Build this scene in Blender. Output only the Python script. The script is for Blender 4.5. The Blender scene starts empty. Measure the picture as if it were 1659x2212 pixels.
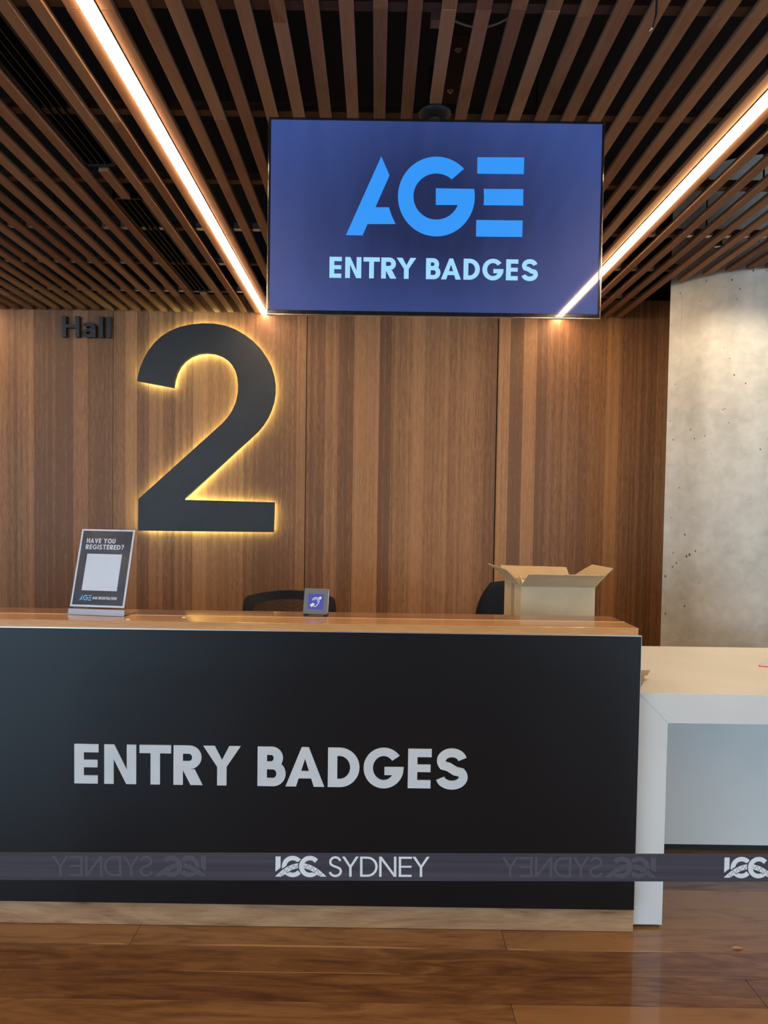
import bpy, bmesh, math, random
from math import sin, cos, radians, pi
from mathutils import Vector, Matrix
random.seed(7)
SC = bpy.context.scene
COL = SC.collection

# ------------------------------------------------------------------ camera
F = 1533.0; PPX, PPY = 812.19, 1153.21; PITCH = radians(2.1); ROLL = radians(0.83)
EYE = Vector((0, 0, 1.5))
_fw = Vector((0, cos(PITCH), -sin(PITCH))); _up = Vector((0, sin(PITCH), cos(PITCH))); _rt = Vector((1, 0, 0))
CR = cos(ROLL)*_rt + sin(ROLL)*_up
CU = -sin(ROLL)*_rt + cos(ROLL)*_up
cam = bpy.data.cameras.new('camera'); cam.sensor_fit = 'VERTICAL'; cam.sensor_height = 36
cam.lens = F*36/2212; cam.shift_x = (829.5-PPX)/2212; cam.shift_y = (PPY-1106)/2212
cam.clip_start = 0.05; cam.clip_end = 100
cob = bpy.data.objects.new('camera', cam); COL.objects.link(cob)
cob.matrix_world = Matrix(((CR.x, CU.x, -_fw.x, EYE.x), (CR.y, CU.y, -_fw.y, EYE.y), (CR.z, CU.z, -_fw.z, EYE.z), (0, 0, 0, 1)))
SC.camera = cob

def ray(x, y):
    d = _fw + CR*((x-PPX)/F) - CU*((y-PPY)/F)
    return d/d.y
def atY(x, y, Y):
    return EYE + ray(x, y)*Y
def atZ(x, y, Z):
    d = ray(x, y); return EYE + d*((Z-EYE.z)/d.z)

# ------------------------------------------------------------------ light and exposure
SC.view_settings.view_transform = 'Standard'; SC.view_settings.look = 'None'
SC.view_settings.gamma = 1; SC.view_settings.use_curve_mapping = False
SC.view_settings.exposure = 0.48
W = bpy.data.worlds.new('world'); SC.world = W; W.use_nodes = True
W.node_tree.nodes['Background'].inputs[0].default_value = (0.62, 0.72, 0.9, 1)
W.node_tree.nodes['Background'].inputs[1].default_value = 0.10
STRIP_COL = (1.0, 0.70, 0.42); STRIP_E = 34.0
def area(name, loc, rot, sx, sy, power, colr, spread=180):
    l = bpy.data.lights.new(name, 'AREA'); l.shape = 'RECTANGLE'; l.size = sx; l.size_y = sy
    l.energy = power; l.color = colr; l.spread = radians(spread)
    o = bpy.data.objects.new(name, l); COL.objects.link(o); o.location = loc; o.rotation_euler = rot
    return o
# daylight through the glazed front of the foyer, behind the camera
area('daylight_window_light', (-6.2, -5.6, 1.62), (radians(90), 0, radians(-38)), 6.5, 2.5, 340, (0.48, 0.75, 1.0))
area('daylight_window_light', (7.4, -5.0, 1.62), (radians(90), 0, radians(48)), 6.5, 2.5, 310, (0.60, 0.81, 1.0))

# ------------------------------------------------------------------ materials
def mat(name, col=(.5, .5, .5), rough=.5, metal=0, coat=0, coat_r=.05, emit=None, es=0, trans=0, ior=1.45, spec=.5):
    m = bpy.data.materials.new(name); m.use_nodes = True
    b = m.node_tree.nodes['Principled BSDF']
    b.inputs['Base Color'].default_value = (*col, 1); b.inputs['Roughness'].default_value = rough
    b.inputs['Metallic'].default_value = metal; b.inputs['Coat Weight'].default_value = coat
    b.inputs['Coat Roughness'].default_value = coat_r; b.inputs['IOR'].default_value = ior
    b.inputs['Transmission Weight'].default_value = trans; b.inputs['Specular IOR Level'].default_value = spec
    if emit: b.inputs['Emission Color'].default_value = (*emit, 1); b.inputs['Emission Strength'].default_value = es
    return m
def nn(m, t, **kw):
    n = m.node_tree.nodes.new(t)
    for k, v in kw.items(): setattr(n, k, v)
    return n
def lk(m, a, b): m.node_tree.links.new(a, b)
def mth(m, op, a, b=None, c=None):
    n = nn(m, 'ShaderNodeMath', operation=op)
    for i, v in enumerate((a, b, c)):
        if v is None: continue
        if isinstance(v, (int, float)): n.inputs[i].default_value = v
        else: lk(m, v, n.inputs[i])
    return n.outputs[0]
def vsc(m, vec, s):
    n = nn(m, 'ShaderNodeVectorMath', operation='MULTIPLY'); lk(m, vec, n.inputs[0]); n.inputs[1].default_value = s
    return n.outputs[0]
def noise(m, vec, scale, detail=3, dist=0, rough=.5):
    n = nn(m, 'ShaderNodeTexNoise'); lk(m, vec, n.inputs['Vector']); n.inputs['Scale'].default_value = scale
    n.inputs['Detail'].default_value = detail; n.inputs['Distortion'].default_value = dist; n.inputs['Roughness'].default_value = rough
    return n.outputs['Fac']
def ramp(m, fac, stops):
    n = nn(m, 'ShaderNodeValToRGB'); lk(m, fac, n.inputs[0]); e = n.color_ramp.elements
    while len(e) < len(stops): e.new(.5)
    for i, (p, c) in enumerate(stops): e[i].position = p; e[i].color = (*c, 1)
    return n.outputs[0]
def bump(m, h, s, d=.002):
    n = nn(m, 'ShaderNodeBump'); n.inputs['Strength'].default_value = s; n.inputs['Distance'].default_value = d
    lk(m, h, n.inputs['Height']); lk(m, n.outputs[0], m.node_tree.nodes['Principled BSDF'].inputs['Normal'])
def noisy(m, scale, lo, hi, detail=4):
    """gentle mottling of a plain surface"""
    tc = nn(m, 'ShaderNodeTexCoord'); f = noise(m, tc.outputs['Object'], scale, detail)
    lk(m, ramp(m, f, [(.3, lo), (.7, hi)]), m.node_tree.nodes['Principled BSDF'].inputs['Base Color'])
    return m

def wood(name, stops, axis, rough=.4, coat=0, coat_r=.1, bands=0, tonew=.45, grain=34, figure=0, spec=.5, rings=.35, stretch=(.045, .10), warp=1.2):
    """axis = grain direction; 'tone' face attribute and object random shift the board colour"""
    m = mat(name, rough=rough, coat=coat, coat_r=coat_r, spec=spec)
    b = m.node_tree.nodes['Principled BSDF']
    tc = nn(m, 'ShaderNodeTexCoord'); oi = nn(m, 'ShaderNodeObjectInfo')
    at = nn(m, 'ShaderNodeAttribute', attribute_name='tone')
    off = mth(m, 'MULTIPLY', mth(m, 'ADD', at.outputs['Fac'], oi.outputs['Random']), 37.0)
    cb = nn(m, 'ShaderNodeCombineXYZ')
    for i in range(3): lk(m, off, cb.inputs[i])
    va = nn(m, 'ShaderNodeVectorMath', operation='ADD'); lk(m, tc.outputs['Object'], va.inputs[0]); lk(m, cb.outputs[0], va.inputs[1])
    v = va.outputs[0]
    s = [1, 1, 1]; s[axis] = stretch[0]
    fine = noise(m, vsc(m, v, s), grain*8, 4, .3, .7)
    s2 = [1, 1, 1]; s2[axis] = stretch[1]
    med = noise(m, vsc(m, v, s2), grain*.45, 4, warp, .55)
    fac = mth(m, 'ADD', mth(m, 'MULTIPLY', mth(m, 'SUBTRACT', fine, .2), .52), mth(m, 'MULTIPLY', med, rings))
    if bands:
        sx = nn(m, 'ShaderNodeSeparateXYZ'); lk(m, tc.outputs['Object'], sx.inputs[0])
        vo = nn(m, 'ShaderNodeTexVoronoi', voronoi_dimensions='1D'); vo.inputs['Scale'].default_value = bands
        lk(m, mth(m, 'ADD', sx.outputs[0], at.outputs['Fac']), vo.inputs['W'])
        sc = nn(m, 'ShaderNodeSeparateColor'); lk(m, vo.outputs['Color'], sc.inputs[0])
        vo2 = nn(m, 'ShaderNodeTexNoise', noise_dimensions='1D'); vo2.inputs['Scale'].default_value = bands*3.5; vo2.inputs['Detail'].default_value = 3
        lk(m, mth(m, 'ADD', sx.outputs[0], 11.3), vo2.inputs['W'])
        fac = mth(m, 'ADD', fac, mth(m, 'ADD', mth(m, 'MULTIPLY', sc.outputs[0], tonew), mth(m, 'MULTIPLY', vo2.outputs['Fac'], .34)))
        fac = mth(m, 'SUBTRACT', fac, .18)
    else:
        fac = mth(m, 'ADD', fac, mth(m, 'MULTIPLY', mth(m, 'FRACT', mth(m, 'MULTIPLY', at.outputs['Fac'], 1.0)), tonew))
    if figure:
        mp = nn(m, 'ShaderNodeMapping'); lk(m, v, mp.inputs[0]); mp.inputs['Rotation'].default_value = (0, radians(24), 0); mp.inputs['Scale'].default_value = (75, 10, 16)
        fg = noise(m, mp.outputs[0], 1.0, 2, .5)
        sy = [3, 3, 1.2]
        msk = noise(m, vsc(m, v, sy), 2.5, 2)
        fac = mth(m, 'ADD', fac, mth(m, 'MULTIPLY', mth(m, 'MULTIPLY', mth(m, 'SUBTRACT', fg, .5), msk), figure))
    lk(m, ramp(m, fac, stops), b.inputs['Base Color'])
    bump(m, fine, .05, .0006)
    return m

M = {}
M['veneer'] = wood('veneer', [(.22, (.165, .078, .036)), (.45, (.310, .150, .066)), (.66, (.44, .226, .100)), (.9, (.55, .30, .14))], 2, rough=.5, bands=9.5, tonew=.38, figure=.5, stretch=(.03, .07), spec=.35, rings=.12)
M['batten'] = wood('batten_timber', [(.15, (.12, .056, .036)), (.5, (.235, .120, .068)), (.8, (.35, .205, .118))], 1, rough=.65, tonew=.55, rings=.35, spec=.12)
M['floor'] = wood('floor_timber', [(.34, (.045, .016, .008)), (.52, (.105, .041, .016)), (.72, (.185, .082, .030)), (.98, (.31, .155, .060))], 0, rough=.30, coat=.6, coat_r=.02, tonew=.40, grain=26, rings=.95, stretch=(.07, .16), warp=2.6)
M['sapwood'] = wood('pale_sapwood', [(.2, (.42, .22, .08)), (.8, (.62, .36, .15))], 0, rough=.3, coat=.5, coat_r=.07)
M['ledge'] = wood('ledge_timber', [(.25, (.16, .058, .018)), (.55, (.36, .155, .052)), (.9, (.62, .33, .125))], 0, rough=.25, coat=.7, coat_r=.06, tonew=.5, rings=.35)
M['ledge_pale'] = wood('ledge_pale_timber', [(.2, (.74, .48, .22)), (.8, (.86, .60, .31))], 0, rough=.25, coat=.7, coat_r=.06)
M['kick'] = wood('kick_timber', [(.40, (.13, .062, .030)), (.58, (.31, .170, .085)), (.86, (.46, .28, .15))], 0, rough=.5, tonew=.1, grain=15, rings=1.0, stretch=(.08, .22), warp=3.2)
M['rail'] = wood('rail_timber', [(.2, (.05, .03, .02)), (.8, (.14, .085, .05))], 0, rough=.7)
M['void'] = mat('void_black', (.006, .006, .008), .9)
M['backing'] = mat('backing_black', (.01, .008, .007), .9)
M['black_panel'] = noisy(mat('black_panel', (.005, .005, .006), .38, spec=.40), 3, (.0046, .0046, .0056), (.0060, .0060, .0072))
M['trim'] = mat('brushed_trim', (.78, .78, .80), .3, .9)
M['lettering'] = noisy(mat('pale_lettering', (.62, .66, .70), .55), 8, (.58, .63, .67), (.64, .69, .72))
M['white'] = noisy(mat('white_laminate', (.6, .6, .58), .45, spec=.4), 2.5, (.62, .64, .625), (.69, .70, .68))
M['black_metal'] = mat('black_metal', (.018, .018, .02), .45, .3)
M['sign_black'] = noisy(mat('sign_black', (.02, .022, .026), .5), 6, (.016, .019, .024), (.024, .028, .034))
M['halo'] = mat('halo_led', (.8, .8, .6), .5, emit=(.94, 1.0, .46), es=18)
M['strip'] = mat('strip_diffuser', (.9, .9, .9), .5, emit=STRIP_COL, es=STRIP_E)
M['aluminium'] = mat('aluminium', (.75, .68, .6), .35, .9)
M['bezel'] = mat('gloss_black', (.008, .008, .01), .12, coat=1, coat_r=.03)
M['logo_blue'] = mat('screen_logo', (.02, .05, .1), .3, emit=(.022, .30, .95), es=.66, coat=.3)
M['screen_text'] = mat('screen_text', (.1, .1, .1), .3, emit=(.26, .58, 1.0), es=.78, coat=.3)
M['belt'] = None
M['plastic'] = mat('black_plastic', (.009, .009, .010), .55, spec=.3)
M['fabric'] = mat('black_fabric', (.012, .013, .017), .9, spec=.2)
M['card'] = noisy(mat('cardboard', (.5, .36, .2), .8, spec=.2), 9, (.50, .39, .25), (.58, .455, .30))
M['card_in'] = noisy(mat('cardboard_inner', (.5, .36, .2), .8, spec=.2), 9, (.50, .37, .22), (.60, .45, .28))
M['paper'] = mat('white_paper', (.8, .8, .78), .7)
M['tape'] = mat('clear_tape', (.8, .72, .55), .12, trans=.6)
M['acrylic'] = mat('clear_acrylic', (.97, .98, 1.0), .06, trans=1, ior=1.06)
M['poster'] = noisy(mat('poster_navy', (.04, .05, .07), .3), 5, (.035, .042, .058), (.05, .062, .085))
M['poster_white'] = mat('poster_white', (.78, .79, .82), .45)
M['poster_blue'] = mat('poster_blue', (.16, .42, .75), .4)
M['grey_sign'] = mat('grey_sign', (.14, .14, .14), .4, .2)
M['sign_blue'] = mat('sign_blue', (.05, .07, .42), .35)
M['bolt'] = mat('zinc', (.55, .55, .55), .35, 1)
M['cable_white'] = mat('cable_white', (.55, .53, .42), .5)
M['pale_block'] = mat('pale_block', (.42, .33, .24), .8)
M['pink'] = mat('booklet_red', (.62, .10, .14), .5)
M['booklet'] = mat('booklet_cover', (.55, .62, .72), .3)
M['leaf'] = mat('dry_leaf', (.5, .27, .15), .8)
M['pleat'] = mat('pleated_card', (.34, .25, .15), .8)
M['lampglass'] = mat('lamp_glass', (.2, .2, .19), .4, emit=(1, .78, .5), es=.12)

# belt webbing: fine horizontal ribs
mb_ = mat('belt_webbing', (.04, .038, .05), .75, spec=.3)
tc = nn(mb_, 'ShaderNodeTexCoord')
f_ = noise(mb_, vsc(mb_, tc.outputs['Object'], (1.2, 1, 110)), 1, 2)
lk(mb_, ramp(mb_, f_, [(.3, (.040, .037, .050)), (.7, (.062, .057, .074))]), mb_.node_tree.nodes['Principled BSDF'].inputs['Base Color'])
M['belt'] = mb_
M['belt_ghost'] = mat('belt_ghost', (.080, .075, .092), .75, spec=.3)
M['belt_print'] = mat('belt_print', (.66, .70, .72), .6)
M['belt_dark'] = mat('belt_dark', (.045, .042, .055), .75, spec=.3)

# concrete
mc = mat('concrete', rough=.6, spec=.3); tc = nn(mc, 'ShaderNodeTexCoord')
n1 = noise(mc, tc.outputs['Object'], 2.2, 6, .3, .6); n2 = noise(mc, tc.outputs['Object'], 14, 4, .6)
n3 = noise(mc, vsc(mc, tc.outputs['Object'], (6, 6, .8)), 1.0, 3)
f_ = mth(mc, 'ADD', mth(mc, 'MULTIPLY', n1, .5), mth(mc, 'ADD', mth(mc, 'MULTIPLY', n2, .25), mth(mc, 'MULTIPLY', n3, .25)))
basec = ramp(mc, f_, [(.38, (.40, .405, .375)), (.5, (.51, .51, .475)), (.62, (.62, .615, .575))])
vo = nn(mc, 'ShaderNodeTexVoronoi'); lk(mc, vsc(mc, tc.outputs['Object'], (1, 1, .7)), vo.inputs['Vector']); vo.inputs['Scale'].default_value = 20
gate = noise(mc, tc.outputs['Object'], 3.1, 2)
pit = mth(mc, 'LESS_THAN', mth(mc, 'ADD', vo.outputs['Distance'], mth(mc, 'MULTIPLY', mth(mc, 'SUBTRACT', .62, gate), .44)), .11)
mx = nn(mc, 'ShaderNodeMix', data_type='RGBA'); lk(mc, pit, mx.inputs['Factor']); lk(mc, basec, mx.inputs[6]); mx.inputs[7].default_value = (.14, .13, .11, 1)
lk(mc, mx.outputs[2], mc.node_tree.nodes['Principled BSDF'].inputs['Base Color']); bump(mc, n2, .15, .003)
M['concrete'] = mc

# lit screen: navy picture; rim glow and faint vertical bands painted into the emission
ms = mat('screen_picture_glow', (.004, .004, .006), .34, coat=1, coat_r=.035, spec=.35)
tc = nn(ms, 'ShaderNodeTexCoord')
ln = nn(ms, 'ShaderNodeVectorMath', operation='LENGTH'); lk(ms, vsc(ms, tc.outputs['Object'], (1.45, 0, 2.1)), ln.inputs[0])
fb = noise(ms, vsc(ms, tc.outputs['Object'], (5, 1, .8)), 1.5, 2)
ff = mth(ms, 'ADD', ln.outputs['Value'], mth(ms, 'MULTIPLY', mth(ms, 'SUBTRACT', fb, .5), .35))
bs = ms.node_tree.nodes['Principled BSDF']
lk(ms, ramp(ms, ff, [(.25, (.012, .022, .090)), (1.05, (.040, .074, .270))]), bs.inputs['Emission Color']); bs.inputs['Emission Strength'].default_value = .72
M['screen'] = ms

# chair mesh: thin woven net seen through
mm = mat('chair_net', (.02, .018, .018), .8)
tc = nn(mm, 'ShaderNodeTexCoord'); ck = nn(mm, 'ShaderNodeTexChecker'); ck.inputs['Scale'].default_value = 330; lk(mm, tc.outputs['Object'], ck.inputs[0])
al = mth(mm, 'ADD', mth(mm, 'MULTIPLY', ck.outputs['Fac'], .5), .18)
lk(mm, al, mm.node_tree.nodes['Principled BSDF'].inputs['Alpha'])
M['net'] = mm

# ------------------------------------------------------------------ object helpers
def tag(o, label=None, cat=None, group=None, kind=None):
    if label: o['label'] = label
    if cat: o['category'] = cat
    if group: o['group'] = group
    if kind: o['kind'] = kind
    return o
def empty(name, loc, label, cat, group=None):
    o = bpy.data.objects.new(name, None); COL.objects.link(o); o.location = loc; o.empty_display_size = .1
    return tag(o, label, cat, group)

class MB:
    """collects shapes in world coordinates and links them as one mesh object"""
    def __init__(s):
        s.bm = bmesh.new(); s.tone = s.bm.faces.layers.float.new('tone'); s.t = 0.0
    def f(s, vs):
        try:
            fc = s.bm.faces.new(vs); fc[s.tone] = s.t; return fc
        except ValueError: return None
    def box(s, x0, y0, z0, x1, y1, z1):
        v = [s.bm.verts.new(p) for p in ((x0, y0, z0), (x1, y0, z0), (x1, y1, z0), (x0, y1, z0), (x0, y0, z1), (x1, y0, z1), (x1, y1, z1), (x0, y1, z1))]
        for q in ((3, 2, 1, 0), (4, 5, 6, 7), (0, 1, 5, 4), (1, 2, 6, 5), (2, 3, 7, 6), (3, 0, 4, 7)): s.f([v[i] for i in q])
        return s
    def hexa(s, a, b):
        """two matching point loops joined into a solid"""
        va = [s.bm.verts.new(p) for p in a]; vb = [s.bm.verts.new(p) for p in b]; n = len(a)
        s.f(va[::-1]); s.f(vb)
        for i in range(n): s.f([va[i], va[(i+1) % n], vb[(i+1) % n], vb[i]])
        return s
    def prism(s, pts, fr, n0, n1):
        O, u, v, n = fr
        return s.hexa([O+u*p[0]+v*p[1]+n*n0 for p in pts], [O+u*p[0]+v*p[1]+n*n1 for p in pts])
    def quads(s, A, B, fr, n0, n1):
        """ribbon between two polylines, made solid piece by piece"""
        for i in range(len(A)-1): s.prism([A[i], A[i+1], B[i+1], B[i]], fr, n0, n1)
        return s
    def tube(s, path, r, seg=10, caps=True):
        path = [Vector(p) for p in path]; rings = []
        for i, p in enumerate(path):
            t = (path[min(i+1, len(path)-1)] - path[max(i-1, 0)]).normalized()
            a = t.cross(Vector((0, 0, 1)));
            if a.length < .05: a = t.cross(Vector((1, 0, 0)))
            a.normalize(); b = t.cross(a)
            rr = r[i] if isinstance(r, (list, tuple)) else r
            rings.append([s.bm.verts.new(p+(a*cos(2*pi*k/seg)+b*sin(2*pi*k/seg))*rr) for k in range(seg)])
        for i in range(len(rings)-1):
            for k in range(seg): s.f([rings[i][k], rings[i][(k+1) % seg], rings[i+1][(k+1) % seg], rings[i+1][k]])
        if caps: s.f(rings[0][::-1]); s.f(rings[-1])
        return s
    def lathe(s, cx, cy, prof, seg=24):
        rings = [[s.bm.verts.new((cx+r*cos(2*pi*k/seg), cy+r*sin(2*pi*k/seg), z)) for k in range(seg)] for r, z in prof]
        for i in range(len(rings)-1):
            for k in range(seg): s.f([rings[i][k], rings[i][(k+1) % seg], rings[i+1][(k+1) % seg], rings[i+1][k]])
        s.f(rings[0][::-1]); s.f(rings[-1]); return s
    def grid(s, pts, thick):
        """sheet from a 2D array of points, given thickness along its normals"""
        R, C = len(pts), len(pts[0]); P = [[Vector(p) for p in row] for row in pts]
        def nrm(i, j):
            a = P[min(i+1, R-1)][j]-P[max(i-1, 0)][j]; b = P[i][min(j+1, C-1)]-P[i][max(j-1, 0)][:] if False else P[i][min(j+1, C-1)]-P[i][max(j-1, 0)]
            n = a.cross(b); return n.normalized() if n.length > 1e-9 else Vector((0, 0, 1))
        A = [[s.bm.verts.new(P[i][j]) for j in range(C)] for i in range(R)]
        B = [[s.bm.verts.new(P[i][j]+nrm(i, j)*thick) for j in range(C)] for i in range(R)]
        for i in range(R-1):
            for j in range(C-1):
                s.f([A[i][j], A[i][j+1], A[i+1][j+1], A[i+1][j]]); s.f([B[i][j], B[i+1][j], B[i+1][j+1], B[i][j+1]])
        for i in range(R-1):
            s.f([A[i][0], A[i+1][0], B[i+1][0], B[i][0]]); s.f([A[i][-1], B[i][-1], B[i+1][-1], A[i+1][-1]])
        for j in range(C-1):
            s.f([A[0][j], B[0][j], B[0][j+1], A[0][j+1]]); s.f([A[-1][j], A[-1][j+1], B[-1][j+1], B[-1][j]])
        return s
    def build(s, name, m, parent=None, loc=None, bevel=0, smooth=False, sub=0):
        off = Vector((0, 0, 0)); p = parent
        while p is not None: off += p.location; p = p.parent
        if loc is not None: off += Vector(loc)
        bmesh.ops.recalc_face_normals(s.bm, faces=s.bm.faces)
        for v in s.bm.verts: v.co -= off
        me = bpy.data.meshes.new(name); s.bm.to_mesh(me); s.bm.free(); me.materials.append(m)
        o = bpy.data.objects.new(name, me); COL.objects.link(o); o.parent = parent
        if loc is not None: o.location = loc
        if smooth:
            for q in me.polygons: q.use_smooth = True
        if bevel:
            b = o.modifiers.new('bevel', 'BEVEL'); b.width = bevel; b.segments = 2; b.limit_method = 'ANGLE'; b.angle_limit = radians(40)
        if sub:
            b = o.modifiers.new('sub', 'SUBSURF'); b.levels = sub; b.render_levels = sub
        return o

# ------------------------------------------------------------------ lettering
def arc(cx, cy, rx, ry, a0, a1, n=18):
    return [(cx+rx*cos(radians(a0+(a1-a0)*i/n)), cy+ry*sin(radians(a0+(a1-a0)*i/n))) for i in range(n+1)]
def ribbon(pts, t):
    A, B = [], []
    for i, p in enumerate(pts):
        a = Vector(pts[max(i-1, 0)]); b = Vector(pts[min(i+1, len(pts)-1)]); p = Vector(p)
        if 0 < i < len(pts)-1:
            d1 = (p-a).normalized(); d2 = (b-p).normalized(); d = (d1+d2).normalized(); k = 1/max(.5, d.dot(d1))
        else: d = (b-a).normalized(); k = 1
        n = Vector((-d.y, d.x))*t/2*k
        A.append(tuple(p+n)); B.append(tuple(p-n))
    return A, B
def glyph(ch, w, t):
    """polygons ('p', outline) and ribbons ('r', A, B) of one letter, height 1"""
    h = .88*t; P = []
    def poly(*a): P.append(('p', list(a)))
    def rib(pts, tt=t): A, B = ribbon(pts, tt); P.append(('r', A, B))
    def ring(cx, cy, ro, ri, a0, a1, n=20): P.append(('r', arc(cx, cy, ro[0], ro[1], a0, a1, n), arc(cx, cy, ri[0], ri[1], a0, a1, n)))
    if ch == 'E':
        wm = w*.96; m0, m1 = .5-h*.42, .5+h*.5
        poly((0, 0), (w*.97, 0), (w*.97, h), (t, h), (t, m0), (wm, m0), (wm, m1), (t, m1), (t, 1-h), (w, 1-h), (w, 1), (0, 1))
    elif ch == 'F': poly((0, 0), (t, 0), (t, .4), (w*.9, .4), (w*.9, .4+h), (t, .4+h), (t, 1-h), (w, 1-h), (w, 1), (0, 1))
    elif ch == 'L': poly((0, 0), (w, 0), (w, h), (t, h), (t, 1), (0, 1))
    elif ch in 'Il': poly((0, 0), (t if ch == 'I' else w, 0), (t if ch == 'I' else w, 1), (0, 1))
    elif ch == 'H': poly((0, 0), (t, 0), (t, .44), (w-t, .44), (w-t, 0), (w, 0), (w, 1), (w-t, 1), (w-t, .44+h*.9), (t, .44+h*.9), (t, 1), (0, 1))
    elif ch == 'N':
        k = 1.0-(t*1.55); poly((0, 0), (t, 0), (t, k), (w-t*1.05, 0), (w, 0), (w, 1), (w-t, 1), (w-t, 1-k), (t*1.05, 1), (0, 1))
    elif ch == 'T': poly((w/2-t/2, 0), (w/2+t/2, 0), (w/2+t/2, 1-h), (w, 1-h), (w, 1), (0, 1), (0, 1-h), (w/2-t/2, 1-h))
    elif ch == 'Y':
        q = t*1.22; poly((0, 1), (q, 1), (w/2, .50+t*.62), (w-q, 1), (w, 1), (w/2+t/2, .47), (w/2+t/2, 0), (w/2-t/2, 0), (w/2-t/2, .47))
    elif ch == 'V':
        q = t*1.15; poly((0, 1), (q, 1), (w/2, t*1.3), (w-q, 1), (w, 1), (w/2+t*.45, 0), (w/2-t*.45, 0))
    elif ch == 'A':
        a = t*.38; s = t*1.12; yi = 1-t*1.25
        if t < .15: yi = .86; a = t*.5
        xi = lambda y: s+(w/2-s)*y/yi
        y0, y1 = .21, .21+h*.9
        poly((0, 0), (w/2-a, 1), (w/2, 1), (w/2, yi), (s, 0)); poly((w, 0), (w/2+a, 1), (w/2, 1), (w/2, yi), (w-s, 0))
        poly((xi(y0), y0), (w-xi(y0), y0), (w-xi(y1), y1), (xi(y1), y1))
    elif ch in 'RP':
        yb = .40; ry = (1-yb)/2; rb = w*.96; rx = min(ry*1.05, rb-t*1.05); cx = rb-rx
        poly((0, 0), (t, 0), (t, 1), (0, 1)); poly((t, 1-h), (cx, 1-h), (cx, 1), (t, 1)); poly((t, yb), (cx, yb), (cx, yb+h), (t, yb+h))
        ring(cx, yb+ry, (rx, ry), (rx-t, ry-h), -90, 90)
        if ch == 'R': poly((t*1.0, yb), (t*1.0+t*1.25, yb), (w, 0), (w-t*1.28, 0), (t*1.0, yb-.02))
    elif ch == 'B':
        poly((0, 0), (t, 0), (t, 1), (0, 1)); ym = .53
        for (a, b, ww) in ((ym-h/2, 1, w*.9), (0, ym+h/2, w)):
            ry = (b-a)/2; rx = min(ry*1.0, ww-t*1.02); cx = ww-rx
            poly((t, b-h), (cx, b-h), (cx, b), (t, b)); poly((t, a), (cx, a), (cx, a+h), (t, a+h))
            ring(cx, a+ry, (rx, ry), (rx-t, ry-h), -90, 90)
    elif ch == 'D':
        rx = min(.5, w-t*1.02); cx = w-rx
        poly((0, 0), (t, 0), (t, 1), (0, 1)); poly((t, 1-h), (cx, 1-h), (cx, 1), (t, 1)); poly((t, 0), (cx, 0), (cx, h), (t, h))
        ring(cx, .5, (rx, .5), (rx-t, .5-h), -90, 90, 26)
    elif ch == 'O': ring(w/2, .5, (w/2, .515), (w/2-t, .515-h), 0, 360, 40)
    elif ch == 'C': ring(w*.53, .5, (w*.53, .515), (w*.53-t, .515-h), 42, 318, 34)
    elif ch == 'G':
        cx = w/2; ring(cx, .5, (w/2, .515), (w/2-t, .515-h), 38, 352, 40)
        poly((cx+.02, .5-h*.85), (w*.96, .5-h*.85), (w, .5), (w, .53), (cx+.02, .53))
    elif ch == 'U':
        r = w/2; poly((0, r), (t, r), (t, 1), (0, 1)); poly((w-t, r), (w, r), (w, 1), (w-t, 1)); ring(r, r, (r, r), (r-t, r-h), 180, 360)
    elif ch == 'S':
        ry = (1.03-h)/4; rx = w/2-t/2; yt = 1.015-h/2-ry; yb2 = -.015+h/2+ry
        top = arc(w/2, yt, rx*.92, ry, 12, 215, 16); bot = arc(w/2, yb2, rx, ry, 35, -170, 16)
        rib(top+[(w/2-rx*.28, .5+t*.22), (w/2+rx*.28, .5-t*.22)]+bot, (t+h)/2)
    elif ch == '?':
        rib(arc(w/2, 1-w*.42, w*.38, w*.38, 165, -55, 14)+[(w/2, .42), (w/2, .28)]); poly((w/2-t/2, 0), (w/2+t/2, 0), (w/2+t/2, t), (w/2-t/2, t))
    elif ch == 'a':
        X = .70; poly((w-t, 0), (w, 0), (w, X*.62), (w-t, X*.62))
        rib(arc(w/2-.01, X*.63, w/2-t/2+.01, X*.37-h/2, 152, 0, 14))
        ring(w*.46, X*.29, (w*.46, X*.31), (w*.46-t*.95, X*.31-h*.85), 0, 360, 26)
    return P
GW = dict(E=.60, N=.80, T=.76, R=.72, Y=.90, B=.70, A=.95, D=.80, G=.97, S=.70, H=.78, V=.90, O=1.0, U=.76, I=.22)
GW['?'] = .58; GW[' '] = .34
def put_glyph(mb, ch, fr, x0, w, H, t, n0, n1):
    O, u, v, n = fr
    fr2 = (O+u*x0, u*H, v*H, n)
    for i, g in enumerate(glyph(ch, w/H, t)):
        e = i*.00003
        if g[0] == 'p': mb.prism(g[1], fr2, n0, n1+e)
        else: mb.quads(g[1], g[2], fr2, n0, n1+e)
def put_text(mb, s, fr, x0, x1, H, t, n0, n1, track=.13, slant=0):
    ws = [GW[c] for c in s]; tot = sum(ws)+track*(len(s)-1); k = (x1-x0)/tot; x = x0
    O, u, v, n = fr
    fr = (O, u, v+u*slant, n)
    for c, w in zip(s, ws):
        if c != ' ': put_glyph(mb, c, fr, x, w*k, H, t, n0, n1)
        x += (w+track)*k
UX, UZ, NY = Vector((1, 0, 0)), Vector((0, 0, 1)), Vector((0, -1, 0))
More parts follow.
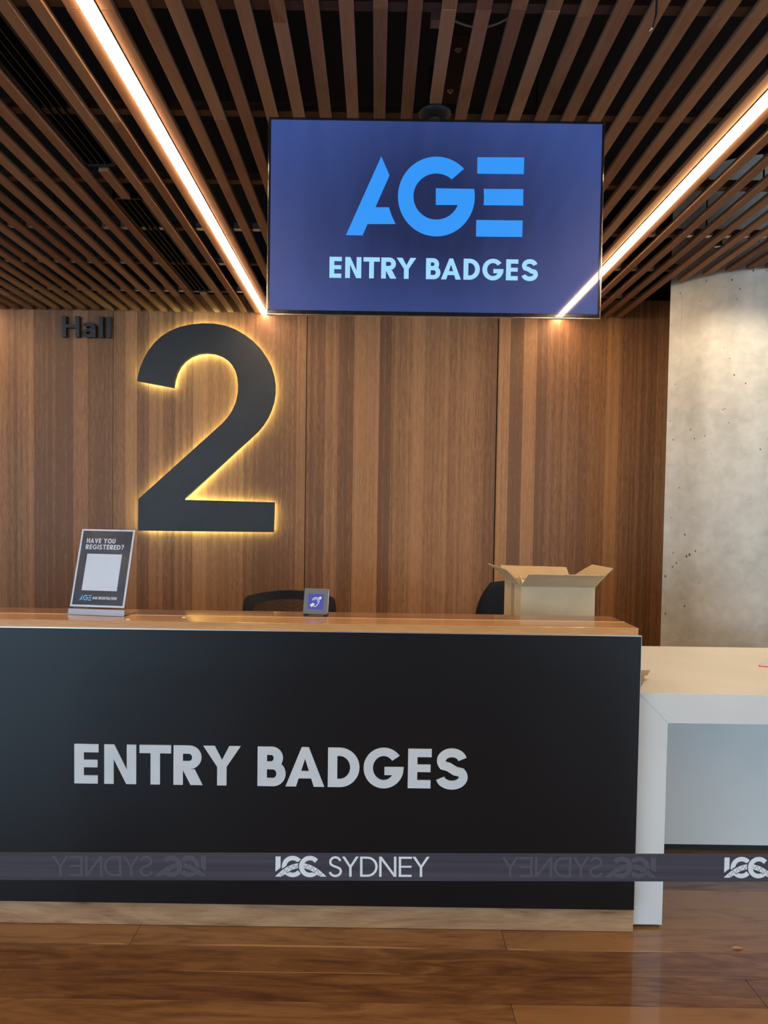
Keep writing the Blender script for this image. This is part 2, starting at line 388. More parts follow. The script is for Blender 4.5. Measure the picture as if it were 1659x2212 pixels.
def letters_px(parent, items, Y, ytop, ybase, xref, t, depth, material, ymid, n0=0.0):
    """one child mesh per letter; items = (char, left, right) measured on the wall plane"""
    z0 = atY(xref, ybase, Y).z; z1 = atY(xref, ytop, Y).z; H = z1-z0
    for ch, a, b in items:
        xa = atY(a, ymid, Y).x; xb = atY(b, ymid, Y).x
        m = MB(); put_glyph(m, ch, (Vector((0, Y, z0)), UX, UZ, NY), xa, xb-xa, H, t, n0, n0+depth)
        m.build('letter', material, parent)

# ------------------------------------------------------------------ the room
CEIL = 3.0; PITCHB = .1037; X0 = -.009; WALL = 5.58; BW = .044; BH = .022
colpts = [(2.34, 5.60), (1.934, 4.772), (1.985, 4.712), (2.03, 4.650), (2.099, 4.566), (2.205, 4.485), (2.30, 4.445), (2.388, 4.423), (2.60, 4.40), (2.85, 4.46), (3.05, 4.60), (3.2, 4.85), (3.2, 5.60)]
def col_front(x):
    if x < 1.90 or x > 3.25: return None
    for (a, b), (c, d) in zip(colpts[1:], colpts[2:]):
        if a <= x <= c and c > a: return b+(d-b)*(x-a)/(c-a)
    return 4.772

# floor: individual boards in one mesh
fl = MB(); rowY = 2.50; wid = .1335
joints = {0: [-3.4, -.82, .467, 3.1], 1: [-2.6, 2.05], 2: [-3.0, -1.17, 1.21, 3.6], 3: [-2.2, .43, 2.3]}
j0 = -46; j1 = 34
for r in range(j0, j1):
    y1 = rowY - r*wid; y0 = y1-wid
    if y1 > WALL+.2: continue
    js = joints.get(r) or sorted([random.uniform(-4.6, -1.9), random.uniform(-1.7, .9) if r != -1 else .64, random.uniform(1.4, 4.4)])
    xs = [-6.5]+js+[6.5]
    for a, b in zip(xs, xs[1:]):
        fl.t = random.random()
        if r == 0: fl.t = .55 if a > -1 and b < 1 else random.uniform(.3, .8)
        if r == 1: fl.t = .20
        if r == 2: fl.t = .12
        if r == -1 and b < 1: fl.t = .93
        fl.box(a+.0009, y0+.0007, -.02, b-.0009, y1-.0007, 0)
floor = fl.build('floor', M['floor']); tag(floor, 'glossy reddish brown timber board floor', None, kind='structure')
sb = MB(); sb.box(-6.6, -3, -.05, 6.6, 8.6, -.021)
sb.build('subfloor', M['backing'], floor)
sw = MB()
def sliver(xa, xb, y, a, b):
    n = 10; A = []; B = []
    for i in range(n+1):
        s_ = i/n; x = xa+(xb-xa)*s_; wv = (a*(1-s_)+b*s_)*min(1, 6*s_+.05, 6*(1-s_)+.05)
        A.append((x, y+wv)); B.append((x, y-.0004))
    sw.quads(A, B, (Vector((0, 0, 0)), UX, Vector((0, 1, 0)), UZ), -.001, .0004)
sliver(-.62, .20, 2.3672, .010, .007); sliver(-.96, -.83, 2.3672, .004, .008); sliver(.47, .60, 2.3672, .008, .001)
sliver(.68, 1.05, 2.3672, .001, .006); sliver(1.38, 1.58, 2.634, .003, .003); sliver(-.6, .1, 2.2335, .002, .002)
sw.build('sapwood_streak', M['sapwood'], floor)
o = fl = None

# ceiling void and end of the slot
m = MB(); m.box(-6.5, -3.2, 3.75, 6.5, WALL+.3, 3.85); m.box(-6.5, WALL+.05, 3.05, 6.5, WALL+.3, 3.75)
tag(m.build('ceiling', M['void']), 'black ceiling void above the timber battens', None, kind='structure')

# back wall: dark backing with veneer panels and open joints
m = MB(); m.box(-6.5, WALL+.022, 0, 6.5, WALL+.22, 3.2)
wall = m.build('wall_back', M['backing']); tag(wall, 'timber veneer panelled back wall', None, kind='structure')
seams = [-6.6, -5.09, -3.58, atY(244, 900, WALL).x, atY(661, 900, WALL).x, atY(1073, 900, WALL).x, 2.44, 3.95, 6.5]
for i, (a, b) in enumerate(zip(seams, seams[1:])):
    g = .0016 if i in (2, 3) else .004
    ga = .0016 if i in (3,) else .004
    m = MB(); m.t = [.3, .7, .15, .62, .40, .86, .25, .5][i]
    m.box(a+ga, WALL, .1, b-g, WALL+.022, 3.14)
    m.build('veneer_panel', M['veneer'], wall, bevel=.0008)
m = MB(); m.box(-6.5, WALL+.004, 0, 6.5, WALL+.022, .098)
tag(m.build('baseboard_back', M['black_metal']), 'black recessed skirting of the back wall', None, kind='structure')

# concrete column
root = empty('concrete_column', (2.5, 4.9, 0), 'pale grey cast concrete column at the right end of the timber wall', 'column')
def catmull(P, n=6):
    out = []
    for i in range(len(P)-1):
        p0, p1, p2, p3 = (Vector(P[max(i-1, 0)]), Vector(P[i]), Vector(P[i+1]), Vector(P[min(i+2, len(P)-1)]))
        for k in range(n):
            u = k/n; out.append(tuple(.5*((2*p1)+(p2-p0)*u+(2*p0-5*p1+4*p2-p3)*u*u+(3*p1-p0-3*p2+p3)*u**3)))
    return out+[tuple(P[-1])]
cp = [colpts[0]]+catmull(colpts[1:-1])+[colpts[-1]]
m = MB(); m.hexa([Vector((x, y, 0)) for x, y in cp], [Vector((x, y, 3.7)) for x, y in cp])
sh_ = m.build('shaft', M['concrete'], root, smooth=True)
sh_.data.set_sharp_from_angle(angle=radians(25))
m = MB(); dd = Vector((1.985-1.934, 4.712-4.772, 0)).normalized(); nn_ = Vector((-.76, -.64, 0))
m.box(1.9842, 4.7095, 0, 1.9872, 4.7125, 3.7)
m.build('formwork_seam', M['concrete'], root)

# timber battens
WORDS = 'first second third fourth fifth sixth seventh eighth ninth tenth eleventh twelfth thirteenth fourteenth fifteenth sixteenth seventeenth eighteenth nineteenth twentieth'.split()
WORDS += ['twenty-'+w for w in WORDS[:9]]
RAILS = [.47, 1.05, 1.63, 2.215, 2.815, 3.40, 3.98, 4.54, 5.12]
def batten(k, tail=False):
    x = X0+k*PITCHB
    if k <= -9: side = '%s timber ceiling batten to the left of the left light strip' % WORDS[-9-k]; g = 'ceiling battens left of the left light strip'
    elif k >= 14: side = '%s timber ceiling batten to the right of the right light strip' % WORDS[k-14]; g = 'ceiling battens right of the right light strip'
    elif k <= 2: side = '%s timber ceiling batten rightwards from the left light strip' % WORDS[k+8]; g = 'ceiling battens between the two light strips'
    else: side = '%s timber ceiling batten leftwards from the right light strip' % WORDS[13-k]; g = 'ceiling battens between the two light strips'
    end = WALL-.006
    cf = col_front(x) or (col_front(x+BW/2+.01) or None)
    if cf: end = min(end, min(c for c in (col_front(x-.03), col_front(x), col_front(x+.03)) if c)-.02)
    js = []; y = random.choice(RAILS[:4])
    if 0 <= k <= 5: y = 2.19
    if k == -6: y = 2.816
    if k == -15: y = 3.408
    while y < end-.3:
        js.append(y); y += random.choice((1.79, 2.36, 2.38, 2.95))
    ys = [-3.0]+js+[end]; spans = list(zip(ys, ys[1:]))
    if k == -12:
        spans = [(3.26, 3.55)]; side = 'short timber ceiling batten piece between the two black slot diffusers'
    if k == -12.0001: pass
    if tail:
        spans = [(5.10, end)]; side = 'short timber ceiling batten piece between the farther slot diffuser and the back wall'
    if k == 2:
        spans = [q for a, b in spans for q in ([(a, 2.69), (2.80, b)] if a < 2.69 and b > 2.80 else [(a, b)])]
    m = MB(); base = random.random()
    for a, b in spans:
        m.t = min(.98, max(.02, base*.4+random.random()*.6))
        dx = random.uniform(-.0012, .0012); dz = random.uniform(0, .0012)
        m.box(x-BW/2+dx, a+.0005, CEIL+dz, x+BW/2+dx, b-.0005, CEIL+BH)
    o = m.build('timber_batten', M['batten'], loc=(x, 0, CEIL), bevel=.0012)
    tag(o, side, 'ceiling batten', g)
for k in range(-31, 27):
    batten(k)
    if k == -12: batten(k, True)

# cross rails carrying the battens
nths = ['nearest', 'second nearest', 'third nearest', 'fourth', 'fifth', 'sixth', 'seventh', 'eighth', 'ninth']
for i, y in enumerate(RAILS):
    r = empty('ceiling_rail', (0, y, CEIL+BH), 'dark timber cross rail over the battens, %s from the back wall' % (WORDS[8-i] if i < 8 else 'nearest one'), 'ceiling rail', 'cross rails above the battens')
    xe = 1.90 if y > 4.3 else 4.0
    m = MB(); m.box(-3.4, y-.021, CEIL+BH+.0008, xe, y+.021, CEIL+BH+.035)
    m.build('rail', M['rail'], r)
    for x in (-3.0, -1.8, -.6, .6, 1.8):
        m = MB(); m.tube([(x, y, CEIL+BH+.034), (x, y, 3.75)], .004, 6); m.build('hanger_rod', M['black_metal'], r)
    if y > 3.9 or y > 3.4:
        for kx in range(-27, 22):
            x = X0+(kx+.5)*PITCHB
            if x > xe-.05: break
            if random.random() < .25: continue
            c = MB(); c.box(x-.018, y-.024, CEIL+BH+.002, x+.018, y-.0212, CEIL+BH+.030)
            c.box(x-.018, y-.024, CEIL+BH-.0005, x+.018, y+.01, CEIL+BH+.0006)
            c.build('metal_clip', M['bolt'], r)

# linear lights
def strip(k, label):
    x = X0+(k+.5)*PITCHB; end = WALL-.004 if k < 30 else 4.3
    r = empty('linear_light', (x, 0, CEIL), label, 'ceiling light', 'linear strip lights between the battens')
    m = MB(); w = .0235
    m.box(x-w-.0025, -3, CEIL-.003, x-w, end, CEIL+.06); m.box(x+w, -3, CEIL-.003, x+w+.0025, end, CEIL+.06); m.box(x-w, -3, CEIL+.045, x+w, end, CEIL+.06)
    m.build('housing', M['aluminium'], r)
    m = MB(); m.box(x-w+.0005, -3, CEIL-.010, x+w-.0005, end-.001, CEIL+.02)
    m.build('diffuser', M['strip'], r, bevel=.002)
strip(-9, 'long glowing light strip in the ceiling running to the left edge of the screen')
strip(13, 'long glowing light strip in the ceiling running to the right edge of the screen')
strip(-31, 'light strip beyond the left edge that washes the wall beside the word Hall')
strip(35, 'light strip beyond the right edge over the white table')

# black slot diffusers
xs = X0-12*PITCHB
def slot(y0, y1, label):
    r = empty('air_diffuser', (xs, y0, CEIL), label, 'air diffuser', 'black slot diffusers left of the left light strip')
    m = MB(); w = .074
    m.box(xs-w, y0, CEIL+.012, xs-w+.012, y1, CEIL+.08); m.box(xs+w-.012, y0, CEIL+.012, xs+w, y1, CEIL+.08)
    m.box(xs-w, y0, CEIL+.012, xs+w, y0+.012, CEIL+.08); m.box(xs-w, y1-.012, CEIL+.012, xs+w, y1, CEIL+.08)
    m.box(xs-w, y0, CEIL+.075, xs+w, y1, CEIL+.085)
    m.build('frame', M['black_metal'], r)
    for d in (-.030, 0, .030):
        f = MB(); f.box(xs+d-.0025, y0+.012, CEIL+.016, xs+d+.0025, y1-.012, CEIL+.06)
        f.box(xs+d-.008, y0+.012, CEIL+.016, xs+d+.0025, y1-.012, CEIL+.018)
        f.build('blade', M['black_metal'], r)
slot(1.2, 3.24, 'black slot air diffuser in the battens, the one nearer the camera')
slot(3.57, 5.08, 'black slot air diffuser in the battens, the one nearer the back wall')

# downlights washing the column
def downlight(x, y, label, power, colr=(1, .80, .55)):
    r = empty('downlight', (x, y, CEIL), label, 'downlight', 'small downlights in front of the column')
    m = MB(); m.lathe(x, y, [(.026, CEIL+.07), (.0265, CEIL+.004), (.021, CEIL+.003), (.018, CEIL+.02)], 20)
    m.build('can', M['black_metal'], r, smooth=False)
    m = MB(); m.lathe(x, y, [(.0175, CEIL+.012), (.0175, CEIL+.008)], 16); m.build('lens', M['lampglass'], r)
    l = bpy.data.lights.new('downlight_lamp', 'SPOT'); l.energy = power; l.color = colr; l.spot_size = radians(142); l.spot_blend = .55; l.shadow_soft_size = .02
    o = bpy.data.objects.new('downlight_lamp', l); COL.objects.link(o); o.parent = r; o.location = (0, 0, -.012)
downlight(X0+18.5*PITCHB, 4.08, 'small downlight in the battens in front of the left side of the column', 17)
downlight(X0+25.5*PITCHB, 3.85, 'small downlight in the battens beyond the right edge of the view', 22)

# bits above the battens near the screen
def above(x, y, h): return atZ(x, y, CEIL+h)
m = MB(); p = above(945, 45, .08); m.box(p.x-.022, p.y-.018, CEIL+.07, p.x+.03, p.y+.022, CEIL+.10)
m.tube([(p.x, p.y, CEIL+.10), (p.x, p.y, 3.75)], .003, 6)
tag(m.build('timber_block', M['pale_block'], loc=(p.x, p.y, CEIL+.08)), 'small pale block above the battens beside the white cable', 'block')
m = MB(); pts = []
for i in range(15):
    s_ = i/14; pt = above(972+s_*150, 38, .07); pt.z -= 0; dip = sin(pi*s_)
    q = above(975+s_*135, 42+dip*22-s_*10, .09); pts.append(q)
pts = [pts[0]+Vector((0, 0, .5)), pts[0]+Vector((0, 0, .1))]+pts+[pts[-1]+Vector((0, 0, .1)), pts[-1]+Vector((0, 0, .6))]
m.tube(pts, .0035, 8)
tag(m.build('cable', M['cable_white'], smooth=True), 'white cable looping down behind the battens above the screen', 'cable')
m = MB(); a = atZ(1419, -6, CEIL-.01); b = atZ(1411, 58, CEIL-.02)
m.tube([Vector((a.x, a.y-.1, CEIL+.7)), Vector((a.x, a.y-.05, CEIL+.1)), a, (a+b)/2+Vector((.004, 0, -.004)), b], .0035, 8)
o = m.build('cable', M['plastic'], smooth=True); tag(o, 'black cable end hanging below a batten, right of the screen top', 'cable')
m = MB(); m.tube([b, b+Vector((-.006, .014, -.004))], [.003, .001], 8); m.build('cable_tip', M['paper'], o)

# ------------------------------------------------------------------ hanging screen
TY = 2.60
tl, tr, bl, br = atY(579, 253, TY), atY(1305.5, 263, TY), atY(579, 680, TY), atY(1296.5, 685, TY)
tx0, tx1 = (tl.x+bl.x)/2, (tr.x+br.x)/2; tz0, tz1 = (bl.z+br.z)/2, (tl.z+tr.z)/2
tcx, tcz = (tx0+tx1)/2, (tz0+tz1)/2
tv = empty('television', (tcx, TY, tz0), 'wide black framed wall screen hanging from the ceiling with a blue picture', 'screen')
m = MB(); m.box(tx0+.01, TY+.012, tz0+.01, tx1-.01, TY+.055, tz1-.01); m.box(tx0+.25, TY+.05, tz0+.15, tx1-.25, TY+.085, tz1-.12)
m.build('rear_case', M['plastic'], tv, bevel=.006)
m = MB(); e = .0085
for q in ((tx0, tz0, tx1, tz0+.014), (tx0, tz1-e, tx1, tz1), (tx0, tz0+.014, tx0+e, tz1-e), (tx1-e, tz0+.014, tx1, tz1-e)):
    m.box(q[0], TY-.002, q[1], q[2], TY+.014, q[3])
m.build('bezel', M['bezel'], tv, bevel=.0015)
m = MB(); m.box(tx0-.0022, TY, tz0+.002, tx0, TY+.016, tz1-.002); m.box(tx1, TY, tz0+.002, tx1+.0022, TY+.016, tz1-.002); m.box(tx0-.0022, TY-.001, tz0-.0022, tx1+.0022, TY+.016, tz0)
m.build('edge_trim', mat('polished_edge', (.8, .78, .75), .12, 1), tv)
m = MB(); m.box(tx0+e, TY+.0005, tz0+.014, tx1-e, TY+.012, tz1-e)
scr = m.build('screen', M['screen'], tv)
# put the mesh origin at the centre of the picture so the glow is centred
cen = Vector((tcx, TY, tcz))-Vector(tv.location)
for v in scr.data.vertices: v.co -= cen
scr.location = cen
fr = (Vector((0, TY+.0005, 0)), UX, UZ, NY)
def px_poly(mb, pts, Y, n0, n1, ox, oy, sc_):
    W_ = [atY(ox+x/sc_, oy+y/sc_, Y) for x, y in pts]
    mb.prism([(p.x, p.z) for p in W_], (Vector((0, Y, 0)), UX, UZ, NY), n0, n1)
AGE_A = [(370, 70), (440, 232), (320, 505), (435, 505), (458, 575), (492, 648), (253, 648), (210, 745), (68, 742)]
def ell(cx, cy, rx, ry, a0, a1, n): return [(cx+rx*cos(radians(a0+(a1-a0)*i/n)), cy-ry*sin(radians(a0+(a1-a0)*i/n))) for i in range(n+1)]
AGE_G = ell(840, 413, 328, 340, 44, 371, 60)+[(835, 343), (835, 485), (1018, 485)]+ell(840, 413, 196, 197, 338, 48, 50)
AGE_E = [[(1190, 78), (1590, 80), (1585, 222), (1188, 218)], [(1243, 348), (1582, 350), (1580, 490), (1243, 487), (1247, 417)], [(1180, 613), (1577, 618), (1572, 758), (1178, 755)]]
for pl in ([AGE_A], [AGE_G], AGE_E):
    m = MB()
    for q in pl: px_poly(m, q, TY+.0005, 0, .0006, 730, 320, 3.95)
    m.build('logo_letter', M['logo_blue'], scr)
TV_T = [('E', 72, 160), ('N', 185, 300), ('T', 315, 432), ('R', 443, 552), ('Y', 553, 693), ('B', 764, 868), ('A', 872, 1015), ('D', 1033, 1150), ('G', 1168, 1320), ('E', 1338, 1425), ('S', 1447, 1568)]
letters_px(scr, [(c, 690+a/3.318, 690+b/3.318) for c, a, b in TV_T], TY+.0005, 556.2, 601.5, 820, .23, .0006, M['screen_text'], 579)
# ceiling mount
m = MB(); mx_ = atY(940, 250, TY+.12).x; my = TY+.145
m.tube([(mx_, my, tz1-.25), (mx_, my, CEIL+.16)], .024, 16)
m.box(mx_-.14, TY+.084, tz1-.35, mx_+.14, TY+.094, tz1-.08); m.box(mx_-.05, TY+.09, tz1-.26, mx_+.05, my+.01, tz1-.20)
m.build('mount_pole', M['black_metal'], tv)
m = MB(); m.lathe(mx_, my, [(.062, CEIL-.002), (.062, CEIL-.008), (.050, CEIL-.020), (.028, CEIL-.028)], 28); m.build('mount_cover', M['plastic'], tv, smooth=True)
p1, p2 = atZ(990, 106, CEIL+.14), atZ(973, 195, CEIL+.14)
d = (p2-p1).normalized(); m = MB(); s_ = Vector((d.y, -d.x, 0))*.034
a, b = p1-d*.07, p2+d*.09
m.hexa([a+s_, a-s_, b-s_, b+s_], [q+Vector((0, 0, .012)) for q in (a+s_, a-s_, b-s_, b+s_)]); m.build('mount_plate', mat('dark_plate', (.035, .025, .02), .6, .2), tv)
for p in (p1, p2):
    m = MB(); m.lathe(p.x, p.y, [(.0125, CEIL+.1398), (.0125, CEIL+.137), (.007, CEIL+.1365), (.007, CEIL+.130)], 14); m.build('bolt', M['bolt'], tv)

# ------------------------------------------------------------------ number sign on the wall
SY = WALL-.075
def crop5(x, y): return 100+x/2.9625, 640+y/2.9625
two = [(580, 540), (587, 500), (600, 455), (620, 405), (648, 353), (690, 298), (735, 256), (790, 221), (850, 196), (920, 180), (1000, 172), (1075, 174), (1145, 187), (1210, 211), (1270, 246), (1325, 288), (1372, 336), (1410, 392), (1437, 445), (1455, 505), (1464, 565), (1463, 620), (1455, 672), (1440, 722), (1418, 772), (1388, 820), (1350, 866), (1300, 913), (1250, 958), (878, 1302), (1459, 1318), (1453, 1510), (586, 1500), (588, 1297), (1120, 818), (1160, 775), (1190, 728), (1212, 678), (1224, 625), (1227, 565), (1222, 520), (1210, 478), (1190, 442), (1160, 408), (1120, 382), (1075, 366), (1025, 361), (975, 366), (925, 384), (885, 412), (855, 447), (833, 490), (819, 535), (812, 584)]
W2 = [atY(*crop5(x, y), SY) for x, y in two]; O2 = [(p.x, p.z) for p in W2]
root = empty('number_sign', (sum(p[0] for p in O2)/len(O2), WALL, min(p[1] for p in O2)), 'huge black numeral 2 on the timber wall with a yellow halo of light behind it', 'sign')
fr = (Vector((0, SY, 0)), UX, UZ, NY)
m = MB(); m.prism(O2, fr, -.045, 0); m.build('numeral', M['sign_black'], root, bevel=.0012)
def inset(P, d):
    n = len(P); R = []
    ar = sum(P[i][0]*P[(i+1) % n][1]-P[(i+1) % n][0]*P[i][1] for i in range(n)); sg = 1 if ar > 0 else -1
    for i in range(n):
        a, b, c = Vector(P[i-1]), Vector(P[i]), Vector(P[(i+1) % n])
        d1 = (b-a).normalized(); d2 = (c-b).normalized()
        n1 = Vector((-d1.y, d1.x))*sg; n2 = Vector((-d2.y, d2.x))*sg; nn2 = (n1+n2)
        k = min(2.2, 2/max(.2, nn2.length**2)*1.0)
        R.append(tuple(b+nn2*k*d*.5*1.0))
    return R
I2 = inset(O2, .016)
m = MB()
# lit rim just inside the numeral's outline, facing the wall and outwards
nI = inset(O2, .034)
A = I2+[I2[0]]; B = nI+[nI[0]]
m.quads(A, B, fr, -.060, -.0455); m.build('backlight', M['halo'], root)
m = MB()
for (x, y) in ((700, 420), (1330, 500), (1050, 1020), (700, 1400), (1350, 1410)):
    p = atY(*crop5(x, y), SY); m.tube([(p.x, SY+.045, p.z), (p.x, WALL-.0005, p.z)], .008, 8)
m.build('standoff', M['black_metal'], root)

HX = [('H', 160, 608), ('a', 680, 1022), ('l', 1110, 1212), ('l', 1305, 1410)]
hy = WALL-.035
root = empty('hall_sign', (atY(188, 710, WALL).x, WALL, atY(188, 728, WALL).z), 'black raised word Hall on the timber wall, left above the big numeral', 'sign')
letters_px(root, [(c, 120+a/11.85, 670+0*b if False else 120+b/11.85) for c, a, b in HX], hy, 683.2, 728.3, 188, .20, .0, M['sign_black'], 706, n0=-.034) if False else None
z0 = atY(188, 728.3, hy).z; z1 = atY(188, 682.8, hy).z
for ch, a, b in HX:
    xa, xb = atY(120+a/11.85, 706, hy).x, atY(120+b/11.85, 706, hy).x
    m = MB(); put_glyph(m, ch, (Vector((0, hy, z0)), UX, UZ, NY), xa, xb-xa, z1-z0, .20, -.0345, 0)
    m.build('letter', M['sign_black'], root, bevel=.0012)

# ------------------------------------------------------------------ reception counter
LZ = 1.0935; DX0 = -3.6; PX1 = .929
desk = empty('reception_counter', (-1.3, 2.48, 0), 'long black fronted reception counter with timber ledge and pale lettering', 'reception counter')
PY = 2.455; PZ0, PZ1 = .094, 1.0655
m = MB(); m.box(DX0, PY, PZ0, PX1, PY+.012, PZ1); m.build('front_panel', M['black_panel'], desk, bevel=.0008)
m = MB(); m.box(DX0, PY-.0012, PZ1, PX1+.0012, PY+.012, PZ1+.0028); m.box(PX1, PY-.0005, PZ0, PX1+.0012, PY+.012, PZ1); m.build('panel_trim', M['trim'], desk)
m = MB(); m.t = .3; m.box(DX0, 2.480, 0.001, .938, 2.50, .0935); m.build('kick_board', M['kick'], desk, bevel=.001)
m = MB(); m.box(DX0, PY+.0125, .094, .915, 2.74, LZ-.027); m.box(DX0, 2.5005, 0, .915, 2.74, .094)
m.build('carcass', M['plastic'], desk)
# ledge of three boards
m = MB()
m.t = .05; m.box(DX0, 2.606, LZ-.026, .917, 2.739, LZ)
m.t = .93; m.box(DX0, 2.463, LZ-.026, .921, 2.594, LZ)
m.build('ledge', M['ledge'], desk, bevel=.0012)
m = MB(); m.box(DX0, 2.5942, LZ-.026, .919, 2.6058, LZ+.0006); m.build('ledge_inlay', M['ledge_pale'], desk)
m = MB(); m.box(DX0, 2.7405, .71, .93, 3.50, .74); m.build('inner_worktop', M['white'], desk, bevel=.002)
m = MB(); m.box(.905, 2.742, 0, .93, 3.48, .7095); m.build('end_panel', M['plastic'], desk)
m = MB(); m.box(DX0, 2.742, 0, DX0+.025, 3.48, .7095); m.build('end_panel', M['plastic'], desk)
DK = [('E', 161.6, 213.5), ('N', 226, 294.8), ('T', 302, 370), ('R', 375.4, 438.2), ('Y', 439.5, 520), ('B', 556.7, 617.5), ('A', 617.4, 701), ('D', 708.5, 776.6), ('G', 785.5, 872), ('E', 881.2, 932), ('S', 940.8, 1011)]
letters_px(desk, DK, PY, 1612.3, 1697.2, 580, .235, .004, M['lettering'], 1655, n0=.0002)

# ------------------------------------------------------------------ white waterfall table
t = empty('white_table', (2.0, 2.95, 0), 'white waterfall edged table at the right end of the black counter', 'table')
x0, x1 = .9445, 3.1; yf, yb = 2.51, 3.40; z0, z1 = .7455, .853; lx = 1.0530
leg_out = [(x0, .010), (lx, .010), (lx, z0), (x1-.11, z0), (x1-.11, .010), (x1, .010), (x1, z1), (x0, z1)]
m = MB(); m.prism([(x0, .010), (lx, .010), (lx, z0), (x0, z1)], (Vector((0, yf, 0)), UX, UZ, Vector((0, 1, 0))), 0, yb-yf); m.build('leg', M['white'], t, bevel=.0012)
m = MB(); m.prism([(x1-.11, .010), (x1, .010), (x1, z1), (x1-.11, z0)], (Vector((0, yf, 0)), UX, UZ, Vector((0, 1, 0))), 0, yb-yf); m.build('leg', M['white'], t, bevel=.0012)
m = MB(); m.prism([(x0+.0003, z1), (lx+.0003, z0), (x1-.11, z0), (x1, z1)], (Vector((0, yf, 0)), UX, UZ, Vector((0, 1, 0))), 0, yb-yf); m.build('tabletop', M['white'], t, bevel=.0012)
m = MB(); m.box(lx+.0005, 3.10, .027, x1-.1105, 3.118, z0-.0005); m.build('modesty_panel', M['white'], t)
m = MB(); m.box(lx+.001, 3.112, 0, x1-.111, 3.125, .0268); m.build('kick_plate', M['black_metal'], t)
for xx in ((x0+.01, lx-.008), (x1-.10, x1-.01)):
    m = MB(); m.box(xx[0], yf+.015, 0, xx[1], yb-.02, .0098); m.build('foot', M['plastic'], t)

# booklet and pleated card on the table
m = MB(); p = Vector((1.622, 2.975, z1)); dirs = (Vector((.19, -.06, 0)), Vector((.10, .13, 0)))
bk = empty('booklet', p, 'small booklet with a red edge on the white table', 'booklet')
q = [p, p+dirs[0], p+dirs[0]+dirs[1], p+dirs[1]]
m.hexa([c+UZ*.0003 for c in q], [c+UZ*.0035 for c in q]); m.build('pages', M['pink'], bk)
m = MB(); c0 = p+dirs[0]*.02+dirs[1]*.05; a_, b_ = dirs[0]*.62, dirs[1]*.95
sh = []
for i in range(7):
    row = []
    for j in range(5):
        s_, r_ = i/6, j/4; row.append(c0+a_*r_+b_*s_+dirs[0]*.3*s_*0+UZ*(.0042+.006*sin(pi*s_)*.8))
    sh.append(row)
m.grid(sh, .0008); m.build('cover', M['booklet'], bk)
edge = [(1381.5, 1490), (1383.5, 1482.5), (1386.8, 1477.5), (1388.7, 1471), (1390, 1465), (1392.5, 1461), (1404.5, 1450.5)]
m = MB(); rows = []
for i in range(37):
    s_ = i/36*(len(edge)-1); q_ = min(int(s_), len(edge)-2); r_ = s_-q_
    ex = edge[q_][0]*(1-r_)+edge[q_+1][0]*r_; ey = edge[q_][1]*(1-r_)+edge[q_+1][1]*r_
    lift = .004+.022*(i/36)
    e_ = atZ(ex, ey, z1+lift); zz = z1+lift+(abs((i % 6)-3)-1.5)*.0030
    rows.append([(.950, e_.y+.006, zz), ((.95+e_.x)/2, e_.y+.003, zz), (e_.x, e_.y, max(z1+.002, zz))])
m.grid(rows, .0010)
tag(m.build('pleated_card', M['pleat']), 'crumpled pleated brown card on the white table beside the counter end', 'packing card')

# ------------------------------------------------------------------ sign holder on the ledge
a = atZ(146.7, 1327, LZ+.001); b = atZ(267.3, 1331.5, LZ+.001); u = (b-a); wd = u.length; u.normalize()
bk_ = Vector((-u.y, u.x, 0)); top = a+bk_*.094; top.z = 1.4095; v = (top-a); hh = v.length; v.normalize(); n = u.cross(v).normalized()
if n.y > 0: n = -n
hd = empty('sign_holder', a, 'clear acrylic stand holding a dark registration notice on the counter ledge', 'sign holder')
fr = (a, u, v, n)
m = MB(); m.prism([(0, .0), (wd, .0), (wd, hh), (0, hh)], fr, .0016, .0034); m.build('front_sheet', M['acrylic'], hd, bevel=.0004)
m = MB(); m.prism([(0, .0), (wd, .0), (wd, hh-.003), (0, hh-.003)], fr, -.0034, -.0016)
ft = [a+u*.0, a+u*wd, a+u*wd+bk_*.11, a+bk_*.11]
m.hexa([c for c in ft], [c+UZ*.0025 for c in ft]); m.build('back_and_foot', M['acrylic'], hd, bevel=.0004)
m = MB(); m.prism([(0, .0), (wd, .0), (wd, .022), (0, .022)], fr, -.0014, .0014); m.build('lip', mat('frosted_acrylic', (.75, .8, .9), .15, trans=.35), hd)
m = MB(); m.prism([(.003, .030), (wd-.003, .030), (wd-.003, hh-.006), (.003, hh-.006)], fr, -.0012, .0006); ps = m.build('notice', M['poster_white'], hd)
m = MB(); m.prism([(.010, .037), (wd-.010, .037), (wd-.010, hh-.012), (.010, hh-.012)], fr, .0007, .0009); m.build('dark_print', M['poster'], ps)
def frs(vv): return (a+v*(vv*hh), u, v, n)
m = MB(); put_text(m, 'HAVE YOU', frs(1-.180), .134*wd, .660*wd, .055*hh, .22, .0010, .0012, slant=-.0)
put_text(m, 'REGISTERED?', frs(1-.252), .132*wd, .826*wd, .055*hh, .22, .0010, .0012, slant=-.0)
put_text(m, 'AGE REGISTRATION', frs(1-.822), .400*wd, .830*wd, .030*hh, .20, .0010, .0012)
m.build('lettering', M['poster_white'], ps)
m = MB(); m.prism([(.18*wd, hh*(1-.725)), (.815*wd, hh*(1-.725)), (.815*wd, hh*(1-.305)), (.18*wd, hh*(1-.305))], fr, .0010, .0012); m.build('white_square', M['poster_white'], ps)
m = MB(); lf = frs(1-.838); s_ = .215*wd/2.25
for q in [AGE_A, AGE_G]+AGE_E: m.prism([((x-68)/675*s_+.165*wd, (745-y)/675*s_) for x, y in q], lf, .0010, .0012)
m.build('logo', M['poster_blue'], ps)

